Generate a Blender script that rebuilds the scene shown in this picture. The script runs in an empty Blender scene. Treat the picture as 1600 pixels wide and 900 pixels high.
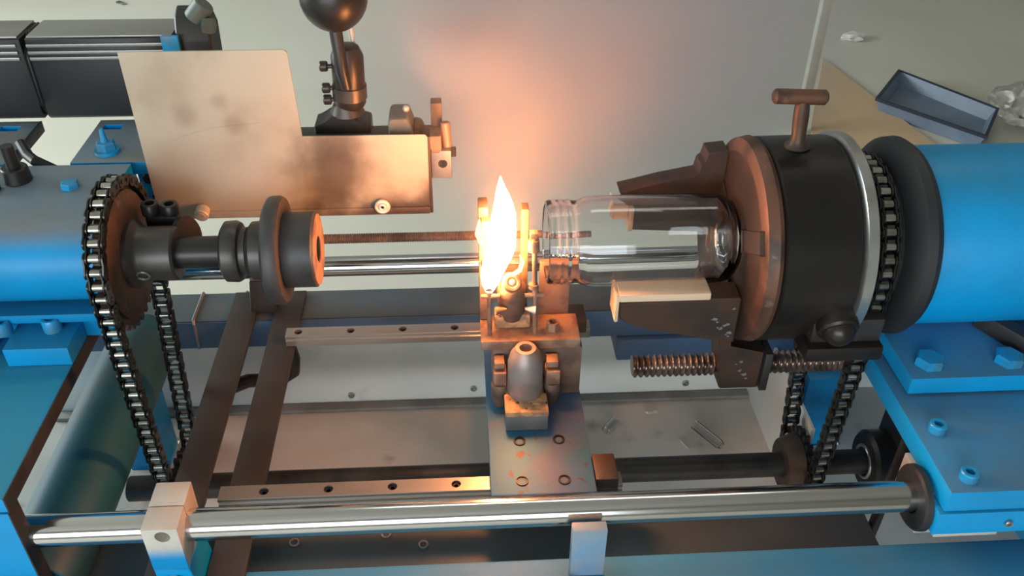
import bpy, bmesh, math, random
from mathutils import Vector, Matrix, Euler
random.seed(7)
SC = bpy.context.scene
COL = SC.collection
OZ = 0.9                      # height of the spindle axis above the floor; all part coordinates below are relative to that axis
V = Vector
PI = math.pi

# ------------------------------------------------------------------ camera
cd = bpy.data.cameras.new('camera'); cam = bpy.data.objects.new('camera', cd); COL.objects.link(cam)
cd.sensor_width = 36.0; cd.lens = 31.5; cd.clip_start = 0.02; cd.clip_end = 60
_p, _y, _r = [math.radians(a) for a in (35.87, 3.64, 0.58)]
_f = V((math.sin(_y)*math.cos(_p), math.cos(_y)*math.cos(_p), -math.sin(_p)))
_rt = V((math.cos(_y), -math.sin(_y), 0)); _up = _rt.cross(_f)
_x = math.cos(_r)*_rt + math.sin(_r)*_up; _u = -math.sin(_r)*_rt + math.cos(_r)*_up
m4 = Matrix((( _x.x, _u.x, -_f.x, -0.04485), (_x.y, _u.y, -_f.y, -0.71157), (_x.z, _u.z, -_f.z, 0.4646+OZ), (0, 0, 0, 1)))
cam.matrix_world = m4
SC.camera = cam

# ------------------------------------------------------------------ world, lights, exposure
w = bpy.data.worlds.new('world'); SC.world = w; w.use_nodes = True
bg = w.node_tree.nodes['Background']; bg.inputs[0].default_value = (0.86, 0.94, 1.0, 1); bg.inputs[1].default_value = 3.0

def area(name, loc, target, size, size_y, power, color):
    l = bpy.data.lights.new(name, 'AREA'); l.shape = 'RECTANGLE'; l.size = size; l.size_y = size_y
    l.energy = power; l.color = color
    o = bpy.data.objects.new(name, l); COL.objects.link(o); o.location = loc
    o.rotation_euler = (V(target) - V(loc)).to_track_quat('-Z', 'Y').to_euler()
    return o
area('window_light_left', (-3.95, 1.4, 1.65), (0, 1.4, 1.3), 2.4, 1.4, 135, (0.90, 1.0, 0.95))
area('window_light_front', (-1.2, -3.35, 1.5), (-1.2, 0, 1.3), 3.4, 1.4, 52, (0.92, 0.98, 1.0))
area('ceiling_fill', (0.3, 0.9, 2.85), (0.3, 0.9, 0), 1.3, 0.3, 5, (1.0, 0.96, 0.90))  # unseen weak fill light, added below the ceiling

SC.view_settings.view_transform = 'Standard'
SC.view_settings.look = 'None'
SC.view_settings.gamma = 1.0
SC.view_settings.exposure = 0.25
try:
    SC.view_settings.use_curve_mapping = False
    SC.cycles.use_denoising = True
    SC.cycles.volume_step_rate = 1.0
    SC.cycles.volume_max_steps = 128
    SC.cycles.volume_bounces = 0
    SC.cycles.sample_clamp_indirect = 6
    SC.cycles.transparent_max_bounces = 16
except Exception:
    pass

# ------------------------------------------------------------------ materials
def nn(nt, t, **kw):
    n = nt.nodes.new(t)
    for k, v in kw.items(): setattr(n, k, v)
    return n
def mat(name, c1, c2=None, scale=25, lo=0.4, hi=0.65, rough=0.5, metal=0.0, bump=0.0, bscale=None, dust=None, dmin=0.45, stretch=(1, 1, 1), rough2=None, spots=None, coat=0.0):
    m = bpy.data.materials.new(name); m.use_nodes = True; nt = m.node_tree; L = nt.links
    b = nt.nodes['Principled BSDF']
    b.inputs['Roughness'].default_value = rough; b.inputs['Metallic'].default_value = metal
    if coat: b.inputs['Coat Weight'].default_value = coat; b.inputs['Coat Roughness'].default_value = 0.15
    tc = nn(nt, 'ShaderNodeTexCoord'); mp = nn(nt, 'ShaderNodeMapping'); mp.inputs['Scale'].default_value = stretch
    L.new(tc.outputs['Object'], mp.inputs['Vector'])
    def noise(s, d=5):
        n = nn(nt, 'ShaderNodeTexNoise'); n.inputs['Scale'].default_value = s; n.inputs['Detail'].default_value = d
        L.new(mp.outputs['Vector'], n.inputs['Vector']); return n.outputs['Fac']
    def ramp(src, a, bb):
        r = nn(nt, 'ShaderNodeMapRange'); r.interpolation_type = 'SMOOTHSTEP'
        r.inputs['From Min'].default_value = a; r.inputs['From Max'].default_value = bb
        L.new(src, r.inputs['Value']); return r.outputs['Result']
    def mix(fac, a, bb):
        x = nn(nt, 'ShaderNodeMix', data_type='RGBA'); L.new(fac, x.inputs[0])
        for i, s in ((6, a), (7, bb)):
            if isinstance(s, tuple): x.inputs[i].default_value = (*s, 1)
            else: L.new(s, x.inputs[i])
        return x.outputs[2]
    col = c1
    if c2 is not None:
        f = ramp(noise(scale), lo, hi); col = mix(f, c1, c2)
        if rough2 is not None:
            r = nn(nt, 'ShaderNodeMapRange'); r.inputs['To Min'].default_value = rough; r.inputs['To Max'].default_value = rough2
            L.new(f, r.inputs['Value']); L.new(r.outputs['Result'], b.inputs['Roughness'])
    if spots is not None:
        sc, ss, a, bb = spots; col = mix(ramp(noise(ss, 6), a, bb), col, sc)
    if dust is not None:     # dust that has settled on faces turned upwards
        dc, amt = dust
        g = nn(nt, 'ShaderNodeNewGeometry'); sp = nn(nt, 'ShaderNodeSeparateXYZ'); L.new(g.outputs['Normal'], sp.inputs[0])
        up = ramp(sp.outputs['Z'], 0.55, 0.98)
        mu = nn(nt, 'ShaderNodeMath', operation='MULTIPLY'); L.new(up, mu.inputs[0])
        pn = nn(nt, 'ShaderNodeMapRange'); pn.inputs['From Min'].default_value = 0.3; pn.inputs['From Max'].default_value = 0.7
        pn.inputs['To Min'].default_value = amt*dmin; pn.inputs['To Max'].default_value = amt
        L.new(noise(14), pn.inputs['Value']); L.new(pn.outputs['Result'], mu.inputs[1])
        col = mix(mu.outputs[0], col, dc)
    if isinstance(col, tuple): b.inputs['Base Color'].default_value = (*col, 1)
    else: L.new(col, b.inputs['Base Color'])
    if bump:
        bn = nn(nt, 'ShaderNodeBump'); bn.inputs['Strength'].default_value = bump; bn.inputs['Distance'].default_value = 0.002
        L.new(noise(bscale or scale*3, 6), bn.inputs['Height']); L.new(bn.outputs['Normal'], b.inputs['Normal'])
    return m

M = {}
def blue_mat(name, dc, amt, rough=0.42, dmin=0.45):
    m = mat(name, (0.0, 0.30, 0.66), (0.004, 0.25, 0.54), 9, rough=rough, dust=(dc, amt), dmin=dmin, bump=0.05, bscale=60)
    m.node_tree.nodes['Principled BSDF'].inputs['Specular IOR Level'].default_value = 0.35
    return m
M['blue'] = blue_mat('blue_paint', (0.02, 0.17, 0.28), 0.7)
M['blue_left'] = blue_mat('blue_paint_teal_film', (0.035, 0.23, 0.29), 0.9)
M['blue_dusty'] = blue_mat('dusty_blue_paint', (0.17, 0.18, 0.175), 1.0, dmin=0.8)
M['blue_beam'] = blue_mat('scuffed_beam_blue', (0.085, 0.26, 0.44), 0.85, 0.5)
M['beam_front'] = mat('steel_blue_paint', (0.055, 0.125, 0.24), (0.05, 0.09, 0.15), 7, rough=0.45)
M['blue_greyed'] = blue_mat('greyed_blue_paint', (0.075, 0.14, 0.20), 0.9)
M['teal_shaded'] = mat('shaded_teal_paint', (0.015, 0.13, 0.17), (0.02, 0.075, 0.095), 7, rough=0.5)  # shade below the deck plate put into a darker teal
M['stop_blue'] = mat('scuffed_pale_blue', (0.16, 0.28, 0.42), (0.26, 0.30, 0.33), 30, rough=0.5)
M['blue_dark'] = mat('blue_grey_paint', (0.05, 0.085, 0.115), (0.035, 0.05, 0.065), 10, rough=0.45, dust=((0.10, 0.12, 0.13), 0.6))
M['blue_steel'] = mat('blued_plate', (0.028, 0.14, 0.25), (0.085, 0.115, 0.20), 16, rough=0.5, metal=0.2, spots=((0.10, 0.05, 0.045), 90, 0.64, 0.72))
M['dark_edge'] = mat('black_edge_steel', (0.030, 0.030, 0.032), (0.055, 0.05, 0.048), 30, rough=0.5, metal=0.35, bump=0.1)
M['black'] = mat('black_metal', (0.018, 0.017, 0.016), (0.032, 0.029, 0.027), 16, rough=0.38, metal=0.25)
M['chuckblack'] = mat('black_oxide', (0.020, 0.018, 0.017), (0.04, 0.032, 0.027), 9, rough=0.33, metal=0.55)
M['motor'] = mat('motor_black', (0.016, 0.017, 0.017), (0.022, 0.022, 0.022), 20, rough=0.5)
M['motor_top'] = mat('brushed_grey', (0.30, 0.30, 0.28), (0.38, 0.37, 0.35), 30, rough=0.4, metal=0.6, stretch=(0.1, 1, 1))
M['rubber'] = mat('black_rubber', (0.014, 0.016, 0.018), (0.021, 0.023, 0.025), 12, rough=0.55)
M['rust'] = mat('rusty_steel', (0.15, 0.070, 0.042), (0.06, 0.036, 0.028), 26, 0.40, 0.62, rough=0.5, metal=0.4, bump=0.25, spots=((0.22, 0.12, 0.08), 70, 0.62, 0.74))
M['brown'] = mat('heat_browned_iron', (0.085, 0.048, 0.032), (0.05, 0.036, 0.03), 20, rough=0.5, metal=0.45, bump=0.15)
M['iron'] = mat('dark_grey_iron', (0.075, 0.07, 0.066), (0.045, 0.04, 0.037), 25, rough=0.42, metal=0.6, bump=0.1)
M['carbon'] = mat('graphite', (0.055, 0.053, 0.055), (0.035, 0.032, 0.032), 20, rough=0.5, metal=0.2)
M['chrome'] = mat('ground_steel_bar', (0.60, 0.60, 0.59), (0.48, 0.46, 0.45), 12, rough=0.12, metal=1.0, stretch=(0.06, 1, 1), rough2=0.2)
M['steel'] = mat('bright_steel', (0.52, 0.52, 0.50), (0.40, 0.39, 0.37), 30, rough=0.3, metal=0.9)
M['alu'] = mat('pale_aluminium', (0.62, 0.58, 0.52), (0.56, 0.53, 0.48), 40, rough=0.42, metal=0.35)
M['rail'] = mat('linear_rail_steel', (0.34, 0.31, 0.28), (0.24, 0.20, 0.17), 20, rough=0.32, metal=0.7, stretch=(0.2, 1, 1))
M['strap'] = mat('dark_flat_bar', (0.050, 0.043, 0.040), (0.036, 0.031, 0.029), 14, rough=0.55, metal=0.2)
M['sheet'] = mat('stained_sheet_steel', (0.46, 0.425, 0.335), (0.36, 0.315, 0.235), 9, 0.42, 0.66, rough=0.5, metal=0.25, spots=((0.17, 0.12, 0.085), 11, 0.60, 0.74))
def add_patches(m, patches):
    nt = m.node_tree; L = nt.links; b = nt.nodes['Principled BSDF']; src = b.inputs['Base Color'].links[0].from_socket
    tc = nn(nt, 'ShaderNodeTexCoord'); no = nn(nt, 'ShaderNodeTexNoise'); no.inputs['Scale'].default_value = 26; no.inputs['Detail'].default_value = 4
    L.new(tc.outputs['Object'], no.inputs['Vector'])
    for c, r, col, k in patches:
        sb = nn(nt, 'ShaderNodeVectorMath', operation='SUBTRACT'); L.new(tc.outputs['Object'], sb.inputs[0]); sb.inputs[1].default_value = c
        dv = nn(nt, 'ShaderNodeVectorMath', operation='DIVIDE'); L.new(sb.outputs[0], dv.inputs[0]); dv.inputs[1].default_value = r
        ln = nn(nt, 'ShaderNodeVectorMath', operation='LENGTH'); L.new(dv.outputs[0], ln.inputs[0])
        ad = nn(nt, 'ShaderNodeMath', operation='ADD'); L.new(ln.outputs['Value'], ad.inputs[0]); L.new(no.outputs['Fac'], ad.inputs[1])
        mr = nn(nt, 'ShaderNodeMapRange'); mr.interpolation_type = 'SMOOTHSTEP'; L.new(ad.outputs[0], mr.inputs['Value'])
        mr.inputs['From Min'].default_value = 1.5; mr.inputs['From Max'].default_value = 0.6; mr.inputs['To Max'].default_value = k
        x = nn(nt, 'ShaderNodeMix', data_type='RGBA'); L.new(mr.outputs['Result'], x.inputs[0]); L.new(src, x.inputs[6]); x.inputs[7].default_value = (*col, 1); src = x.outputs[2]
    L.new(src, b.inputs['Base Color'])
_so = (0.055, 0.036, 0.026)
add_patches(M['sheet'], [((0.044, 0, 0.045), (0.060, 1, 0.085), _so, 0.80), ((0.095, 0, 0.000), (0.150, 1, 0.038), _so, 1.0), ((0.045, 0, 0.085), (0.055, 1, 0.028), _so, 0.5), ((0.128, 0, 0.004), (0.045, 1, 0.030), (0.05, 0.032, 0.024), 0.9),
    ((-0.09, 0, 0.115), (0.018, 1, 0.018), (0.25, 0.19, 0.14), 0.5), ((-0.045, 0, 0.105), (0.016, 1, 0.014), (0.25, 0.19, 0.14), 0.5), ((-0.055, 0, 0.13), (0.014, 1, 0.014), (0.25, 0.19, 0.14), 0.45)])
M['soot'] = mat('sooty_steel', (0.20, 0.12, 0.085), (0.10, 0.065, 0.05), 40, rough=0.6, metal=0.3, bump=0.2)
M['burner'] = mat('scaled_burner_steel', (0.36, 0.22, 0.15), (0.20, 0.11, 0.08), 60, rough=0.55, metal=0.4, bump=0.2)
M['burnergrey'] = mat('grey_burner_barrel', (0.30, 0.25, 0.24), (0.22, 0.18, 0.17), 40, rough=0.45, metal=0.4)
M['firebrick'] = mat('crumbled_fire_brick', (0.55, 0.30, 0.14), (0.30, 0.16, 0.09), 110, rough=0.85, bump=0.6, spots=((0.07, 0.04, 0.03), 130, 0.62, 0.70))
M['grey_cube'] = mat('grey_zinc', (0.20, 0.20, 0.21), (0.25, 0.25, 0.25), 30, rough=0.45, metal=0.4)
M['green_grey'] = mat('green_grey_casting', (0.13, 0.14, 0.12), (0.10, 0.105, 0.09), 20, rough=0.55)
M['wood'] = mat('pale_wood_pad', (0.70, 0.52, 0.36), (0.58, 0.40, 0.26), 40, rough=0.7, stretch=(0.15, 1, 1))
M['screwthread'] = mat('oiled_thread', (0.30, 0.22, 0.19), (0.12, 0.085, 0.07), 45, rough=0.3, metal=0.85)
M['chain'] = mat('oiled_chain', (0.055, 0.055, 0.05), (0.03, 0.03, 0.028), 60, rough=0.3, metal=0.8)
M['roller'] = mat('polished_roller', (0.46, 0.45, 0.40), (0.28, 0.27, 0.23), 60, rough=0.26, metal=1.0)
M['panel'] = mat('dusty_white_panel', (0.74, 0.76, 0.72), (0.64, 0.65, 0.61), 5, 0.4, 0.7, rough=0.55, spots=((0.24, 0.22, 0.19), 9, 0.64, 0.80))
M['traym'] = mat('dirty_tray', (0.64, 0.61, 0.55), (0.52, 0.49, 0.43), 7, 0.38, 0.66, rough=0.6, spots=((0.28, 0.25, 0.21), 12, 0.62, 0.75))
M['fold'] = mat('dark_fold', (0.24, 0.24, 0.22), (0.16, 0.155, 0.14), 12, rough=0.6)
M['floor'] = mat('pale_painted_floor', (0.63, 0.61, 0.54), (0.58, 0.56, 0.49), 1.6, 0.35, 0.7, rough=0.5)
M['board'] = mat('brown_board', (0.60, 0.42, 0.26), (0.54, 0.37, 0.22), 6, rough=0.6, stretch=(1, 0.15, 1))
M['binblue'] = mat('blue_plastic', (0.17, 0.22, 0.30), (0.14, 0.19, 0.27), 8, rough=0.45)
M['binrim'] = mat('dark_blue_plastic', (0.015, 0.022, 0.045), None, rough=0.45)
M['paper'] = mat('white_paper', (0.80, 0.78, 0.74), (0.70, 0.68, 0.64), 20, rough=0.7)
M['post'] = mat('cream_post', (0.50, 0.47, 0.38), (0.42, 0.39, 0.31), 12, rough=0.5)
M['leaf'] = mat('dry_scrap', (0.05, 0.05, 0.05), (0.2, 0.2, 0.18), 60, rough=0.7)
M['hole'] = mat('dark_bore', (0.006, 0.006, 0.006), None, rough=0.8)
M['cable'] = mat('black_cable', (0.010, 0.010, 0.010), None, rough=0.45)
M['plug_green'] = mat('green_grey_plug', (0.11, 0.14, 0.12), (0.08, 0.10, 0.09), 30, rough=0.5)
M['boltblue'] = mat('blue_painted_bolt', (0.01, 0.29, 0.60), (0.05, 0.20, 0.33), 60, rough=0.35)

def glass(name, col=(1, 1, 1), rough=0.0):
    m = bpy.data.materials.new(name); m.use_nodes = True
    b = m.node_tree.nodes['Principled BSDF']; b.inputs['Base Color'].default_value = (*col, 1)
    b.inputs['Transmission Weight'].default_value = 1.0; b.inputs['Roughness'].default_value = rough; b.inputs['IOR'].default_value = 1.47
    return m
M['glass'] = glass('clear_glass', (0.97, 0.97, 0.97))
M['plastic_film'] = glass('clear_film', (0.9, 0.9, 0.88), 0.25)

def emit(name, col, s):
    m = bpy.data.materials.new(name); m.use_nodes = True; nt = m.node_tree
    nt.nodes.remove(nt.nodes['Principled BSDF'])
    e = nn(nt, 'ShaderNodeEmission'); e.inputs[0].default_value = (*col, 1); e.inputs[1].default_value = s
    nt.links.new(e.outputs[0], nt.nodes['Material Output'].inputs['Surface']); return m
M['flame'] = emit('flame_core', (1.0, 0.335, 0.10), 205)

def volume_mat(name, kind, col, dens, center, radii, lo, hi, nscale, power=1.5, emis=0.0, ecol=(1, .4, .1)):
    """soft ellipsoidal cloud broken up by noise; kind 'emit' glows (burning gas), 'smoke' only scatters light"""
    m = bpy.data.materials.new(name); m.use_nodes = True; nt = m.node_tree; L = nt.links
    nt.nodes.remove(nt.nodes['Principled BSDF'])
    tc = nn(nt, 'ShaderNodeTexCoord')
    sub = nn(nt, 'ShaderNodeVectorMath', operation='SUBTRACT'); L.new(tc.outputs['Object'], sub.inputs[0]); sub.inputs[1].default_value = center
    dv = nn(nt, 'ShaderNodeVectorMath', operation='DIVIDE'); L.new(sub.outputs[0], dv.inputs[0]); dv.inputs[1].default_value = radii
    ln = nn(nt, 'ShaderNodeVectorMath', operation='LENGTH'); L.new(dv.outputs[0], ln.inputs[0])
    mr = nn(nt, 'ShaderNodeMapRange'); mr.interpolation_type = 'SMOOTHSTEP'
    mr.inputs['From Min'].default_value = 1.0; mr.inputs['From Max'].default_value = 0.05; L.new(ln.outputs['Value'], mr.inputs['Value'])
    no = nn(nt, 'ShaderNodeTexNoise'); no.inputs['Scale'].default_value = nscale; no.inputs['Detail'].default_value = 2; L.new(tc.outputs['Object'], no.inputs['Vector'])
    nr = nn(nt, 'ShaderNodeMapRange'); nr.inputs['From Min'].default_value = 0.3; nr.inputs['From Max'].default_value = 0.7
    nr.inputs['To Min'].default_value = lo; nr.inputs['To Max'].default_value = hi; L.new(no.outputs['Fac'], nr.inputs['Value'])
    pw = nn(nt, 'ShaderNodeMath', operation='POWER'); L.new(mr.outputs['Result'], pw.inputs[0]); pw.inputs[1].default_value = power
    a = nn(nt, 'ShaderNodeMath', operation='MULTIPLY'); L.new(pw.outputs[0], a.inputs[0]); L.new(nr.outputs['Result'], a.inputs[1])
    b = nn(nt, 'ShaderNodeMath', operation='MULTIPLY'); L.new(a.outputs[0], b.inputs[0]); b.inputs[1].default_value = dens
    if kind == 'emit':
        e = nn(nt, 'ShaderNodeEmission'); e.inputs[0].default_value = (*col, 1); L.new(b.outputs[0], e.inputs[1])
        out = e.outputs[0]
    else:
        e = nn(nt, 'ShaderNodeVolumeScatter'); e.inputs['Color'].default_value = (*col, 1); L.new(b.outputs[0], e.inputs['Density'])
        e.inputs['Anisotropy'].default_value = 0.0; out = e.outputs[0]
    L.new(out, nt.nodes['Material Output'].inputs['Volume'])
    return m

# ------------------------------------------------------------------ mesh building
class MB:
    def __init__(s): s.bm = bmesh.new()
    def _bev(s, verts, bev, seg=2):
        if bev > 0:
            es = list({e for v in verts for e in v.link_edges})
            bmesh.ops.bevel(s.bm, geom=es, offset=bev, segments=seg, profile=0.6, affect='EDGES', clamp_overlap=True)
    def box(s, x0, x1, y0, y1, z0, z1, bev=0.001, rot=None):
        r = bmesh.ops.create_cube(s.bm, size=1.0); vs = r['verts']
        c = V(((x0+x1)/2, (y0+y1)/2, (z0+z1)/2))
        for v in vs:
            q = V((v.co.x*(x1-x0), v.co.y*(y1-y0), v.co.z*(z1-z0)))
            if rot is not None: q = rot @ q
            v.co = q + c
        s._bev(vs, bev); return s
    def rings(s, rings, closed=True, cap=True):
        bm = s.bm; rows = [[bm.verts.new(p) for p in r] for r in rings]
        n = len(rows[0])
        for a, b in zip(rows[:-1], rows[1:]):
            for i in range(n if closed else n-1):
                j = (i+1) % n
                bm.faces.new((a[i], a[j], b[j], b[i]))
        if cap:
            if len(rows[0]) > 2: bm.faces.new(list(reversed(rows[0]))); bm.faces.new(rows[-1])
        return rows
    def lathe(s, prof, p=(0, 0, 0), axis=(1, 0, 0), seg=32, cap=True, loop=False):
        ax = V(axis).normalized(); u = ax.orthogonal().normalized(); w_ = ax.cross(u); p = V(p)
        R = []
        for t, r in prof:
            R.append([p + ax*t + (u*math.cos(2*PI*i/seg) + w_*math.sin(2*PI*i/seg))*max(r, 1e-5) for i in range(seg)])
        if loop: R.append(None)
        if loop:
            R = R[:-1]; rows = s.rings(R, cap=False); a, b = rows[-1], rows[0]
            for i in range(seg):
                j = (i+1) % seg; s.bm.faces.new((a[i], a[j], b[j], b[i]))
        else: s.rings(R, cap=cap)
        return s
    def cyl(s, p0, p1, r, r2=None, seg=24, ch=0.0):
        p0, p1 = V(p0), V(p1); L = (p1-p0).length; r2 = r if r2 is None else r2
        pr = [(0, r-ch), (ch, r), (L-ch, r2), (L, r2-ch)] if ch else [(0, r), (L, r2)]
        return s.lathe(pr, p0, p1-p0, seg)
    def tube(s, pts, r, seg=10, cap=True):
        pts = [V(p) for p in pts]; R = []; prev = None
        for i, p in enumerate(pts):
            d = (pts[min(i+1, len(pts)-1)] - pts[max(i-1, 0)]).normalized()
            u = d.orthogonal().normalized() if prev is None else (prev - d*prev.dot(d)).normalized()
            prev = u; w_ = d.cross(u); rr = r[i] if isinstance(r, (list, tuple)) else r
            R.append([p + (u*math.cos(2*PI*k/seg) + w_*math.sin(2*PI*k/seg))*rr for k in range(seg)])
        s.rings(R, cap=cap); return s
    def prism(s, poly, ax, a0, a1, bev=0.0):
        def mk(q, a): return V((a, q[0], q[1])) if ax == 'x' else V((q[0], a, q[1])) if ax == 'y' else V((q[0], q[1], a))
        rows = s.rings([[mk(q, a0) for q in poly], [mk(q, a1) for q in poly]])
        if bev: s._bev([v for r in rows for v in r], bev, 1)
        return s
    def sphere(s, c, r, sc=(1, 1, 1), seg=24):
        c = V(c); q = bmesh.ops.create_uvsphere(s.bm, u_segments=seg, v_segments=seg//2, radius=r)
        for v in q['verts']: v.co = V((v.co.x*sc[0], v.co.y*sc[1], v.co.z*sc[2])) + c
        return s
    def torus(s, c, axis, R_, r, seg=24, ms=10):
        ax = V(axis).normalized()
        prof = [(r*math.sin(2*PI*k/ms), R_ + r*math.cos(2*PI*k/ms)) for k in range(ms)]
        return s.lathe(prof, c, ax, seg, loop=True)
    def cap_screw(s, p, axis, r, h, rs=None):
        rs = rs or r*0.55
        return s.lathe([(0, r), (h*0.85, r), (h, r*0.88), (h, rs), (h*0.35, rs*0.96), (h*0.34, 0.0)], p, axis, 16)
    def hexbolt(s, p, axis, r, h, turn=0.0):
        ax = V(axis).normalized(); u = ax.orthogonal().normalized(); w_ = ax.cross(u); p = V(p); R = []
        for t, k in ((0, 1), (h*0.85, 1), (h, 0.86)):
            R.append([p + ax*t + (u*math.cos(2*PI*i/6+turn) + w_*math.sin(2*PI*i/6+turn))*r*k for i in range(6)])
        s.rings(R); return s
    def mesh(s, name, off=V((0, 0, 0)), ang=35):
        bmesh.ops.remove_doubles(s.bm, verts=s.bm.verts, dist=1e-6)
        bmesh.ops.recalc_face_normals(s.bm, faces=s.bm.faces)
        me = bpy.data.meshes.new(name)
        if off.length: bmesh.ops.translate(s.bm, verts=s.bm.verts, vec=-off)
        s.bm.to_mesh(me); s.bm.free()
        for p in me.polygons: p.use_smooth = True
        me.set_sharp_from_angle(angle=math.radians(ang))
        return me

ROOT = {}
def tag(o, label, cat, group=None):
    o['label'] = label; o['category'] = cat
    if group: o['group'] = group
    return o
def thing(name, label, cat, base, group=None):
    o = bpy.data.objects.new(name, None); COL.objects.link(o); o.empty_display_size = 0.02
    base = V(base); o.location = base + V((0, 0, OZ)); ROOT[o] = base
    return tag(o, label, cat, group)
def part(name, mb, m, parent, label=None):
    root = parent
    while root.parent is not None: root = root.parent
    me = mb.mesh(name, ROOT[root]); me.materials.append(M[m])
    o = bpy.data.objects.new(name, me); COL.objects.link(o); o.parent = parent
    if label: o['label'] = label
    return o
def solo(name, mb, m, label, cat, base, group=None):
    base = V(base); me = mb.mesh(name, base); me.materials.append(M[m])
    o = bpy.data.objects.new(name, me); COL.objects.link(o); o.location = base + V((0, 0, OZ))
    return tag(o, label, cat, group)
def struct(name, mb, m):
    me = mb.mesh(name); me.materials.append(M[m])
    o = bpy.data.objects.new(name, me); COL.objects.link(o); o.location = (0, 0, OZ); o['kind'] = 'structure'
    return o
def shared(name, mb, m):
    me = mb.mesh(name); me.materials.append(M[m]); return me
def inst(name, me, parent, pos, rot=(0, 0, 0), label=None):
    root = parent
    while root.parent is not None: root = root.parent
    o = bpy.data.objects.new(name, me); COL.objects.link(o); o.parent = parent
    o.location = V(pos) - ROOT[root]; o.rotation_euler = rot
    if label: o['label'] = label
    return o
def cut(mb, cutters):
    """mb minus each cutter, as a new MB"""
    tmp = []
    def mk(b):
        bmesh.ops.recalc_face_normals(b.bm, faces=b.bm.faces)
        me = bpy.data.meshes.new('tmp'); b.bm.to_mesh(me); b.bm.free()
        o = bpy.data.objects.new('tmp', me); COL.objects.link(o); tmp.append(o); return o
    a = mk(mb)
    for c in cutters:
        md = a.modifiers.new('b', 'BOOLEAN'); md.operation = 'DIFFERENCE'; md.solver = 'EXACT'; md.object = mk(c)
    dg = bpy.context.evaluated_depsgraph_get(); dg.update()
    me = bpy.data.meshes.new_from_object(a.evaluated_get(dg))
    r = MB(); r.bm.from_mesh(me)
    for o in tmp:
        d = o.data; bpy.data.objects.remove(o); bpy.data.meshes.remove(d)
    bpy.data.meshes.remove(me)
    return r

# ================================================================== the setting
struct('floor', MB().box(-4.1, 5.1, -3.5, 5.3, -1.0, -0.9, 0), 'floor')
M['wall'] = mat('room_wall', (0.42, 0.41, 0.38), (0.38, 0.37, 0.34), 2, rough=0.7)
def wall_with_window(name, axis, a, b, lo, hi, w0, w1, z0, z1):
    m_ = MB()
    def bx_(u0, u1, v0, v1):
        if axis == 'x': m_.box(a, b, u0, u1, v0, v1, 0)
        else: m_.box(u0, u1, a, b, v0, v1, 0)
    zl, zh = -0.9, 2.1
    bx_(lo, w0, zl, zh); bx_(w1, hi, zl, zh); bx_(w0, w1, zl, z0); bx_(w0, w1, z1, zh)
    return struct(name, m_, 'wall')
wall_with_window('wall_left', 'x', -4.1, -4.0, -3.4, 5.2, 0.2, 2.6, 0.05, 1.45)
wall_with_window('wall_front', 'y', -3.5, -3.4, -4.1, 5.1, -2.9, 0.5, -0.10, 1.30)
struct('wall_right', MB().box(5.0, 5.1, -3.4, 5.2, -0.9, 2.1, 0), 'wall')
struct('wall_back', MB().box(-4.1, 5.1, 5.2, 5.3, -0.9, 2.1, 0), 'wall')
struct('ceiling', MB().box(-4.1, 5.1, -3.5, 5.3, 2.1, 2.2, 0), 'wall')

# ================================================================== machine frame
fr = thing('machine_frame', 'blue welded machine frame, its long beams running left to right under everything', 'machine frame', (0, 0, -0.9))
part('long_beam', MB().box(-0.62, 0.62, -0.272, -0.207, -0.262, -0.20, 0.004), 'blue_beam', fr)
part('ledge', MB().box(-0.40, 0.345, -0.2065, -0.135, -0.262, -0.236, 0.002), 'blue_dark', fr, 'dark painted ledge behind the front beam')
for x_, y_ in ((-0.128, -0.1445), (-0.092, -0.1585), (-0.215, -0.150)):
    part('ledge_screw', MB().torus((x_, y_, -0.2355), (0, 0, 1), 0.0042, 0.0012, 16, 6), 'steel', fr)
part('long_beam', MB().box(-0.62, 0.62, 0.155, 0.213, -0.242, -0.20, 0.004), 'blue_dark', fr)
part('beam_face', MB().box(-0.62, 0.62, 0.1535, 0.1548, -0.2405, -0.2015, 0.0003), 'beam_front', fr, 'steel blue front of the rear beam')
for xa in (-0.372, -0.318):
    part('weld_seam', MB().tube([(xa, 0.212, -0.1995), (xa, 0.156, -0.1995), (xa+0.001, 0.1530, -0.203), (xa, 0.1530, -0.240)], 0.0022, 6), 'grey_cube', fr)
part('crossbeam', MB().box(0.143, 0.44, 0.147, 0.20, -0.276, -0.2425, 0.003), 'beam_front', fr)
part('round_tube', MB().cyl((-0.432, -0.205, -0.222), (-0.432, 0.154, -0.222), 0.038, seg=40, ch=0.001), 'teal_shaded', fr)
part('leg', MB().box(-0.475, -0.428, 0.10, 0.15, -0.90, -0.262, 0.004), 'blue', fr)
part('leg', MB().box(0.378, 0.440, 0.10, 0.145, -0.90, -0.276, 0.004), 'blue', fr)
part('leg', MB().box(-0.60, -0.55, -0.265, -0.215, -0.90, -0.262, 0.004), 'blue', fr)
part('leg', MB().box(0.56, 0.61, -0.265, -0.215, -0.90, -0.262, 0.004), 'blue', fr)

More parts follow.
